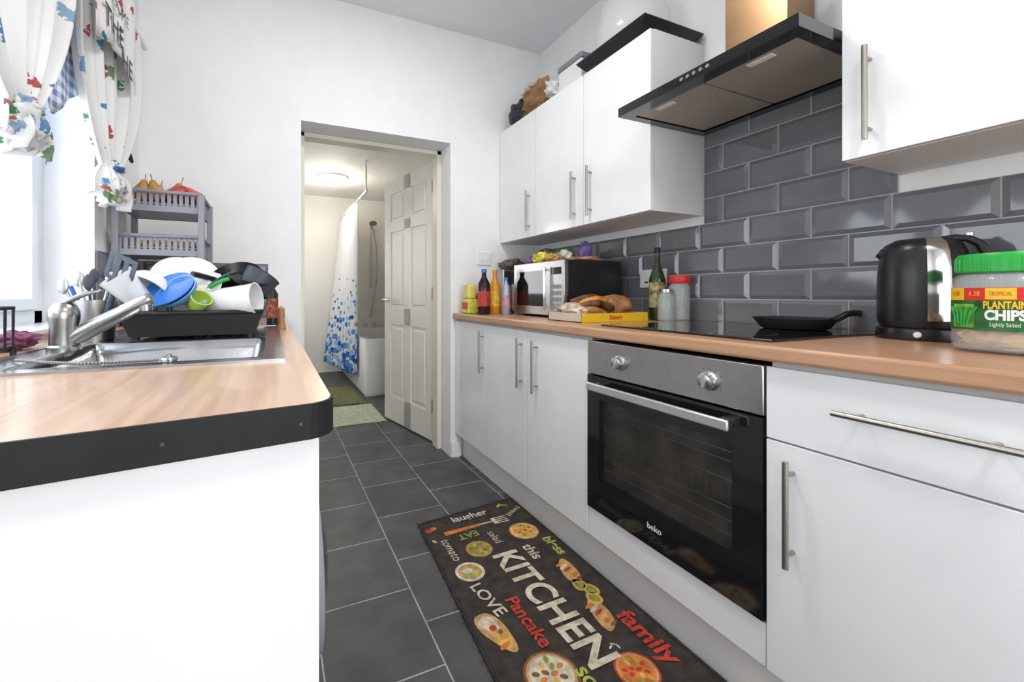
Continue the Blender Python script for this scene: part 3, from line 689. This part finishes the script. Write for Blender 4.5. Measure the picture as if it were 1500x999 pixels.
cyl('handle_button',kp(.08,.268),kp(.08,.276),.008,M_chrome,kt)
lathe('spout',[(.02,0),(.012,.022)],(kx-hdx*.062,ky-hdy*.062,ZW+.225),M_black,kt,axis=(-hdx,-hdy,.6))
lathe('switch_light',[(.008,0),(.006,.004)],(kx-.085,ky-.02,ZW+.016),M_whitep,kt,axis=(-1,0,0))
# snack jar
jr=E('snack_jar'); jx,jy=1.395,.330; JR=.086
lathe('jar',[(.07,0),(.082,.006),(JR,.03),(JR-.003,.045),(JR,.06),(JR,.135),(.08,.155),(.068,.165),(.068,.185),(.065,.185),(.065,.165),(.077,.15),(JR-.003,.13),(JR-.003,.03),(.08,.009),(.06,.004)],(jx,jy,ZW+.0005),M_clear,jr,seg=48)
lathe('lid',[(.076,.164),(.078,.166),(.078,.196),(.074,.203),(.05,.205),(.048,.201),(.01,.201)],(jx,jy,ZW),M_green,jr,seg=60)
for k in range(36):
    a=2*pi*k/36; cyl('lid_rib',(jx+.078*math.cos(a),jy+.078*math.sin(a),ZW+.168),(jx+.078*math.cos(a),jy+.078*math.sin(a),ZW+.194),.0015,M_green,jr,seg=5)
aj=math.atan2(-jy,-jx)
def label(name,z0,z1,a0,a1,m,rr):
    def f(u,v):
        a=aj+a0+(a1-a0)*u; return (jx+rr*math.cos(a),jy+rr*math.sin(a),ZW+z0+(z1-z0)*v)
    return sheet(name,f,40,1,m,jr)
M_lg=mat('label_green',(.015,.13,.02),.4,var=.5,vscale=40)
label('label',.048,.133,-1.25,1.25,M_lg,JR+.0008); label('label_band',.108,.133,-1.2,.95,mat('label_red',(.65,.02,.02),.4),JR+.0012)
label('label_band',.108,.133,-1.22,-.80,M_yellow,JR+.0016); label('label_gold',.110,.132,-.42,.02,M_yellow,JR+.0018)
label('label_picture',.052,.100,-1.1,-.60,mat('leaf_picture',(.12,.3,.04),.4,var=.9,vscale=60),JR+.0012)
for k in range(5):
    a=aj-.85+(k-2)*.09; tube('leaf',[(jx+(JR+.002)*math.cos(a-(k-2)*.03),jy+(JR+.002)*math.sin(a-(k-2)*.03),ZW+.058),(jx+(JR+.002)*math.cos(a),jy+(JR+.002)*math.sin(a),ZW+.078),(jx+(JR+.002)*math.cos(a+(k-2)*.06),jy+(JR+.002)*math.sin(a+(k-2)*.06),ZW+.094)],.0022,M_green,jr)
def cyt(da,z,rr=JR+.0025): return lambda v:Vector((jx+rr*math.cos(aj+da+v.x/JR),jy+rr*math.sin(aj+da+v.x/JR),ZW+z+v.y))
text('label_text','PLANTAIN',.0200,None,M_yellow,jr,.0007,.56,fn=cyt(-.14,.098)); text('label_text','CHIPS',.0265,None,M_whitep,jr,.0013,.70,fn=cyt(-.14,.078))
text('label_text','Lightly Salted',.011,None,M_whitep,jr,0,.62,fn=cyt(-.14,.060)); text('label_text','TROPICAL',.011,None,M_red,jr,0,.55,fn=cyt(-.20,.121)); text('label_text','4.38',.013,None,M_yellow,jr,0,.8,fn=cyt(-.60,.121)); text('label_text','4.38',.013,None,M_red,jr,0,.8,fn=cyt(-1.0,.121)); text('label_text','4.38',.013,None,M_yellow,jr,0,.8,fn=cyt(.2,.121))
M_chip=mat('plantain_chip',(.66,.38,.10),.6,var=.3,vscale=50)
for k in range(110):
    a=random.random()*6.28; r_=.074*math.sqrt(random.random()); z=.010+.045*random.random()
    lathe('chip',[(.012,0),(.018,.002),(.018,.004),(.01,.002)],(jx+r_*math.cos(a)*.9,jy+r_*math.sin(a)*.9,ZW+z),M_chip,jr,seg=10,rot=Rr(random.uniform(-.6,.6),random.uniform(-.6,.6),1))
lump('chip_heap',(jx,jy,ZW+.033),(.071,.071,.028),M_chip,jr,3,.15,4)
gb=E('utensil_pot')
lathe('pot',[(.045,0),(.05,.15),(.047,.15),(.042,.004)],(1.62,.33,ZW+.0005),M_steel,gb)
tube('tongs_arm',[(1.61,.34,ZW+.008),(1.61,.35,ZW+.12),(1.60,.37,ZW+.205),(1.62,.33,ZW+.215)],.009,M_black,gb)
tube('tongs_arm',[(1.63,.32,ZW+.008),(1.62,.33,ZW+.12),(1.63,.35,ZW+.22),(1.67,.28,ZW+.215)],.009,M_black,gb)
lump('oven_glove',(1.64,.32,ZW+.195),(.045,.05,.02),M_blackm,gb,3,.4,2)
fp=E('frying_pan'); fx_,fy=1.57,.81; zp=ZW+.0078
lathe('pan',[(.078,0),(.088,.004),(.108,.032),(.110,.036),(.106,.034),(.085,.007),(.01,.005)],(fx_,fy,zp),M_blackm,fp,seg=48)
dv=Vector((.80,-.60,0)); 
tube('handle',[Vector((fx_,fy,zp+.026))+dv*.105,Vector((fx_,fy,zp+.036))+dv*.125,Vector((fx_,fy,zp+.054))+dv*.150,Vector((fx_,fy,zp+.052))+dv*.178],.010,M_black,fp)
cb=E('bread_tray')
x0,x1,y0,y1=1.185,1.56,1.375,1.60; zb=ZW+.001
boxes('tray',[(x0,x1,y0,y1,zb,zb+.003),(x0,x0+.004,y0,y1,zb,zb+.038),(x1-.004,x1,y0,y1,zb,zb+.038),(x0,x1,y1-.004,y1,zb,zb+.038)],M_card,cb)
box('front_label',x0,x1,y0-.001,y0+.003,zb,zb+.038,M_yellow,cb)
text('label_text','Bakery',.026,Matrix(((1,0,0,(x0+x1)/2),(0,0,-1,y0-.002),(0,1,0,zb+.019),(0,0,0,1))),M_red,cb,.0006)
M_bread=mat('bread_crust',(.33,.15,.06),.7,var=.4,vscale=25,bump=.3); M_char=mat('ripe_plantain',(.10,.04,.012),.5,var=.9,vscale=30); M_or=mat('orange_wrapper',(.65,.22,.03),.4,var=.6,vscale=30)
lump('loaf',(1.46,1.47,zb+.065),(.085,.07,.048),M_bread,cb,1,.2,1.5,floor=zb+.004)
lump('loaf',(1.36,1.51,zb+.055),(.07,.07,.04),M_bread,cb,2,.25,1.5,floor=zb+.004)
lump('bag_film',(1.235,1.50,zb+.045),(.04,.08,.035),mat('bread_bag_film',(.5,.42,.33),.25,var=.5,vscale=25),cb,8,.4,2.5,floor=zb+.004)
for k,(xx,yy,zz,m_) in enumerate(((1.25,1.45,.05,M_or),(1.28,1.43,.068,M_char),(1.31,1.46,.085,M_or),(1.26,1.50,.07,M_char),(1.33,1.44,.058,M_char),(1.30,1.49,.095,M_char),(1.24,1.42,.04,M_bread))):
    tube('plantain',[(xx-.04,yy+.04,zb+zz-.015),(xx,yy,zb+zz+.01),(xx+.05,yy-.015,zb+zz+.012),(xx+.10,yy-.01,zb+zz-.01)],.016,m_,cb)
M_dkglass=mat('dark_green_glass',(.02,.035,.008),.06,coat=.4)
def bottle(name,x,y,r,h,m,cap,label_=None,neck=.3,z=ZW):
    e=E(name)
    lathe('body',[(r*.9,0),(r,.008),(r,h*(1-neck)*.9),(r*.85,h*(1-neck)),(r*.38,h*(1-neck*.6)),(r*.34,h*.93)],(x,y,z+.0008),m,e)
    lathe('cap',[(r*.42,h*.92),(r*.42,h*.99),(r*.36,h)],(x,y,z),cap,e)
    if label_: lathe('label',[(r*1.015,h*.18),(r*1.015,h*.52)],(x,y,z),label_,e)
    return e
bottle('olive_oil_bottle',1.632,1.385,.034,.335,M_dkglass,M_blackm,mat('oil_label',(.30,.26,.12),.6,var=.8,vscale=50),.38)
j1=E('storage_jar'); lathe('glass',[(.038,0),(.042,.01),(.042,.15),(.036,.165),(.036,.172),(.033,.172),(.039,.15),(.039,.01)],(1.655,1.29,ZW+.0008),M_clearjar,j1); lathe('lid',[(.041,.168),(.043,.172),(.043,.198),(.04,.202)],(1.655,1.29,ZW),M_red,j1)
lathe('contents',[(.036,.012),(.037,.06),(.01,.065)],(1.655,1.29,ZW),mat('grains',(.3,.25,.22),.8,var=.5,vscale=90),j1)
j2=E('glass_jar'); lathe('glass',[(.03,0),(.034,.008),(.034,.1),(.026,.115),(.026,.13),(.023,.13),(.031,.1),(.031,.01)],(1.585,1.30,ZW+.0008),M_clearjar,j2); lathe('lid',[(.028,.128),(.028,.142),(.026,.144)],(1.585,1.30,ZW),M_steel,j2)
mw=E('microwave_oven'); mx0,mx1,my0,my1,mz0,mz1=1.295,1.66,1.625,2.075,ZW+.012,1.212
box('body',mx0+.02,mx1,my0,my1,mz0,mz1,M_black,mw,bev=.006)
box('front',mx0,mx0+.02,my0,my1,mz0,mz1,M_steel,mw,bev=.004)
box('window',mx0-.002,mx0+.002,my0+.15,my1-.035,mz0+.045,mz1-.045,M_blackglass,mw,bev=.001)
box('handle',mx0-.026,mx0-.016,my0+.118,my0+.134,mz0+.03,mz1-.03,M_chrome,mw,bev=.003)
for z in (mz0+.045,mz1-.045): box('handle_post',mx0-.02,mx0,my0+.12,my0+.132,z-.006,z+.006,M_chrome,mw)
box('display',mx0-.002,mx0+.002,my0+.02,my0+.10,mz1-.07,mz1-.035,M_blackglass,mw)
for i in range(3):
    for j in range(4): box('key',mx0-.002,mx0+.001,my0+.022+i*.027,my0+.044+i*.027,mz0+.04+j*.032,mz0+.06+j*.032,M_grey,mw)
for x in (mx0+.05,mx1-.04):
    for y in (my0+.04,my1-.04): cyl('foot',(x,y,ZW+.0005),(x,y,mz0+.002),.012,M_blackm,mw)
pk=E('food_packets')
cols=[(.25,.07,.3),(.65,.5,.04),(.35,.16,.12),(.1,.3,.1),(.6,.57,.5),(.2,.12,.4),(.5,.25,.05),(.08,.08,.1)]
pos=[(1.40,2.0,.05,.05,.026),(1.36,1.90,.045,.045,.026),(1.50,1.72,.11,.08,.010),(1.55,1.95,.05,.06,.045),(1.46,1.83,.05,.045,.030),(1.58,1.80,.035,.035,.055),(1.36,1.80,.03,.05,.018),(1.48,2.02,.05,.04,.045)]
for k,(c_,p) in enumerate(zip(cols,pos)):
    lump('packet',(p[0],p[1],mz1+p[4]),(p[2],p[3],p[4]+.008),mat('packet_%d'%k,c_,.35,var=.7,vscale=25),pk,k,.3,2.,floor=mz1+.001)
M_cola=mat('blackcurrant_bottle',(.03,.008,.01),.1); M_oj=mat('orange_squash',(.7,.28,.02),.15); M_spray=mat('spray_can',(.42,.40,.5),.3,.3)
bottle('squash_bottle',1.16,2.19,.038,.27,M_cola,M_blue,mat('red_label',(.45,.04,.04),.4,var=.5,vscale=30),.3)
bottle('orange_squash_bottle',1.255,2.23,.036,.27,M_oj,M_oj,mat('yellow_label',(.7,.45,.04),.4,var=.3,vscale=30),.35)
bottle('spray_bottle',1.285,2.145,.026,.22,M_spray,M_blue,mat('pink_label',(.6,.28,.36),.4,var=.3,vscale=30),.25)
pkx=E('sponge_pack'); box('pack',1.095,1.165,2.27,2.37,ZW+.001,ZW+.09,mat('lime_pack',(.6,.62,.08),.4,var=.3,vscale=30),pkx,bev=.01)
box('pack_top',1.10,1.16,2.28,2.36,ZW+.091,ZW+.18,mat('lemon_pack',(.7,.6,.15),.4,var=.3),pkx,bev=.012); box('pack_label',1.093,1.095,2.28,2.36,ZW+.03,ZW+.07,M_red,pkx)
bottle('sauce_bottle',1.20,2.32,.028,.17,M_red,M_red,None,.3)
ts=E('toaster'); box('body',1.40,1.66,2.13,2.29,ZW+.008,ZW+.19,M_steel,ts,bev=.02)
boxes('slots',[(1.43,1.63,2.165,2.185,ZW+.188,ZW+.192),(1.43,1.63,2.235,2.255,ZW+.188,ZW+.192)],M_blackm,ts); box('base',1.405,1.655,2.135,2.285,ZW+.0005,ZW+.01,M_blackm,ts)
bk=E('herb_basket'); box('basket',1.36,1.56,2.31,2.41,ZW+.001,ZW+.28,M_steel,bk,bev=.01); lump('herbs',(1.46,2.36,ZW+.31),(.09,.045,.04),mat('dried_leaves',(.12,.1,.08),.8,var=.6,vscale=40),bk,2,.4)
# ---------------------------------------------------------------- on top of wall units
ZT=2.127
bt=E('serving_tray'); a0,a1,b0,b1=1.375,1.725,1.225,1.635
V=[];lv=[(.03,.0),(.0,.04),(-.0,.046),(.006,.046),(.034,.006)]
for ins,z in lv: V+= [(a0+ins,b0+ins,ZT+.001+z),(a1-ins,b0+ins,ZT+.001+z),(a1-ins,b1-ins,ZT+.001+z),(a0+ins,b1-ins,ZT+.001+z)]
F=[(3,2,1,0)]
for l in range(4):
    for j in range(4): F.append((l*4+j,l*4+(j+1)%4,l*4+4+(j+1)%4,l*4+4+j))
F.append((16,17,18,19))
mk('tray',V,F,M_black,bt,bev=.003,smooth=30)
cd=E('clear_plastic_dome'); lathe('dome',[(.16,0),(.165,.01),(.16,.1),(.145,.2),(.11,.27),(.05,.31),(.01,.32)],(1.55,1.45,ZT+.048),mat('dome_plastic',(.75,.77,.79),.12,alpha=.3),cd,seg=48)
lathe('knob',[(.012,0),(.02,.015),(.012,.03)],(1.55,1.45,ZT+.368),M_whitep,cd)
bg=E('shopping_bags')
lump('black_bag',(1.48,2.27,ZT+.075),(.07,.10,.085),mat('black_bag',(.015,.015,.018),.4),bg,1,.3,2,floor=ZT+.002)
lump('brown_bag',(1.48,2.08,ZT+.08),(.07,.13,.095),mat('brown_paper_bag',(.26,.14,.055),.7,var=.3,bump=.5,bscale=25),bg,2,.5,3,floor=ZT+.002)
lump('grey_bag',(1.52,2.17,ZT+.165),(.07,.12,.055),mat('grey_bag',(.42,.39,.36),.5,var=.4),bg,6,.5,3)
lump('clear_bag',(1.47,1.90,ZT+.055),(.07,.06,.05),mat('translucent_bag',(.6,.6,.6),.3,var=.2),bg,4,.45,2.5,floor=ZT+.002)
bx=E('storage_box'); boxes('box',[(1.43,1.70,1.66,1.84,ZT+.001,ZT+.11)],mat('white_box',(.7,.7,.71),.5),bx,bev=.006); box('lid',1.425,1.705,1.655,1.845,ZT+.11,ZT+.14,mat('grey_lid',(.2,.21,.23),.4),bx,bev=.006)
# ---------------------------------------------------------------- bathroom
ba=E('bathtub')
bx0,bx1,by0,by1,bz=.865,1.615,4.20,5.745,.57
V=[];F=[]
rings=[(0,0.02,None),(0,bz,None),(.005,bz+.012,None),(.06,bz+.012,.05),(.075,bz,.06),(.12,.2,.1),(.18,.16,.12)]
for ins,z,rr in rings:
    rr=rr or .01
    x0,x1,y0,y1=bx0+ins,bx1-ins,by0+ins,by1-ins
    for (cx,cy,s) in ((x1-rr,y1-rr,0),(x0+rr,y1-rr,1),(x0+rr,y0+rr,2),(x1-rr,y0+rr,3)):
        for k in range(5):
            a=s*pi/2+k/4*pi/2; V.append((cx+rr*math.cos(a),cy+rr*math.sin(a),z))
n=20
for l in range(len(rings)-1):
    for j in range(n): F.append((l*n+j,l*n+(j+1)%n,(l+1)*n+(j+1)%n,(l+1)*n+j))
F.append(tuple(range((len(rings)-1)*n,len(rings)*n)))
mk('tub',V,F,M_white,ba,smooth=40)
box('panel_foot',bx0+.01,bx1-.01,by0+.01,by1-.01,0,.02,M_white,ba)
for y in (-.06,.06):
    cyl('tap',(1.24+y,5.70,bz+.012),(1.24+y,5.70,bz+.09),.016,M_chrome,ba); cyl('tap_spout',(1.24+y,5.70,bz+.07),(1.24+y,5.60,bz+.06),.012,M_chrome,ba)
sh=E('shower_fitting')
cyl('riser',(1.26,5.71,1.15),(1.26,5.71,2.0),.012,M_steel,sh); cyl('arm',(1.26,5.71,1.95),(1.26,5.60,2.02),.014,M_steel,sh)
lathe('head',[(.02,0),(.05,.025),(.052,.035)],(1.26,5.60,2.03),M_steel,sh,axis=(0,-.5,-.8))
tube('hose',[(1.26,5.62,2.0),(1.33,5.66,1.7),(1.34,5.67,1.3),(1.28,5.68,.9),(1.25,5.69,.72)],.009,M_steel,sh)
for z in (1.15,1.98): cyl('bracket',(1.26,5.71,z),(1.26,5.749,z),.014,M_steel,sh)
scu=E('shower_curtain')
def scf(u,v):
    y=4.50+u*1.15; z=2.03-v*1.85
    s=v**1.2
    x=.845-.03*s-.18*s*u+.028*math.sin(u*2*pi*9)*(.6+.6*v)
    if z<.62: x=min(x,.845)
    return (x,y-.10*s*u,z)
sheet('cloth',scf,150,50,M_shower,scu,solid=.002)
cyl('rail',(.845,4.0,2.05),(.845,5.748,2.05),.011,M_chrome,scu)
cyl('ceiling_strut',(.845,4.05,2.05),(.845,4.05,2.349),.008,M_chrome,scu)
for k in range(10):
    y=4.52+k*.12; tube('ring',[(.845+.018*math.cos(a),y,2.045+.02*math.sin(a)) for a in [i*pi/4 for i in range(8)]],.002,M_whitep,scu,cyclic=True)
cl=E('ceiling_light_bathroom')
M_glow=mat('glow_diffuser',(.9,.9,.9),.5,emit=(1,.86,.62),es=4)
lathe('diffuser',[(.15,0),(.15,-.02),(.13,-.06),(.07,-.085),(.01,-.09)],(.62,4.75,2.349),M_glow,cl)
lathe('ring',[(.165,0),(.165,-.02),(.151,-.022),(.151,0)],(.62,4.75,2.3495),M_whitep,cl)
M_bmat=mat('green_bath_mat_pile',(.17,.18,.08),.95,var=.5,vscale=60,bump=1,bscale=150)
M_bmat2=mat('pale_green_door_mat_pile',(.52,.56,.42),.95,var=.25,vscale=40,bump=1,bscale=150)
def bmat(name,x0,x1,y0,y1,m):
    def f(u,v): 
        x=x0+(x1-x0)*u;y=y0+(y1-y0)*v; e_=min(u,1-u,v,1-v)
        return (x,y,.003+.008*min(1,e_*14)+.001*noise.noise(Vector((x*50,y*50,0))))
    sheet(name,f,50,50,m)
bmat('bath_mat',.28,.82,3.98,4.78,M_bmat); bmat('door_mat',.20,.865,3.34,3.92,M_bmat2)
# ---------------------------------------------------------------- lamps
def ceil_fill(name,x,y,en):  # ceiling fitting added out of view as ambient fill
    e=E(name); lathe('trim_ring',[(.19,0),(.19,-.02),(.175,-.025),(.175,0)],(x,y,ZC-.001),M_whitep,e)
    lathe('diffuser',[(.17,-.004),(.16,-.018),(.01,-.02)],(x,y,ZC),mat('ceiling_fill_diffuser',(.9,.9,.9),.4,emit=(1,.98,.95),es=3),e)
    l=bpy.data.lights.new(name+'_lamp','AREA'); l.shape='DISK'; l.size=.34; l.energy=en; l.color=(1,.985,.96)
    o=bpy.data.objects.new('lamp',l); COL.objects.link(o); o.location=(x,y,ZC-.03); o.parent=e
ceil_fill('added_ceiling_fill',.5,-.35,15); ceil_fill('added_ceiling_fill',.45,1.25,14)
def area(name,loc,rot,sx_,sy_,en,col=(1,1,1)):
    l=bpy.data.lights.new(name,'AREA'); l.shape='RECTANGLE'; l.size=sx_; l.size_y=sy_; l.energy=en; l.color=col
    o=bpy.data.objects.new(name,l); COL.objects.link(o); o.location=loc; o.rotation_euler=rot; return o
area('daylight_side_window',(-.95,1.08,1.62),(0,-pi/2,0),1.35,1.7,27,(.90,.96,1))
area('back_fill_area',(.6,YB-.2,1.15),(pi/2,0,0),1.5,2.0,34,(1,.99,.98))  # frontal fill added behind the unseen back opening
pl=bpy.data.lights.new('bathroom_bulb','POINT'); pl.energy=14; pl.color=(1,.93,.82); pl.shadow_soft_size=.12
o=bpy.data.objects.new('bathroom_bulb',pl); COL.objects.link(o); o.location=(.62,4.75,2.13)
area('bathroom_side_fill',(-.55,4.6,1.5),(0,-pi/2,0),.9,.9,12,(.95,.98,1))  # unseen area fill inside the solid left wall, no window there
wd=bpy.data.worlds.new('sky'); sc.world=wd; wd.use_nodes=True
wd.node_tree.nodes['Background'].inputs[0].default_value=(.85,.93,1,1); wd.node_tree.nodes['Background'].inputs[1].default_value=1.8
sc.view_settings.view_transform='Standard'; sc.view_settings.look='None'; sc.view_settings.exposure=0
# ---------------------------------------------------------------- camera
cam=bpy.data.cameras.new('camera'); co=bpy.data.objects.new('camera',cam); COL.objects.link(co)
co.location=(0,0,1.043); co.rotation_euler=(pi/2,0,-math.atan2(256,608))
cam.lens=608/1500*36; cam.sensor_width=36; cam.shift_x=95/1500; cam.shift_y=-68.5/1500; cam.clip_start=.02
sc.camera=co
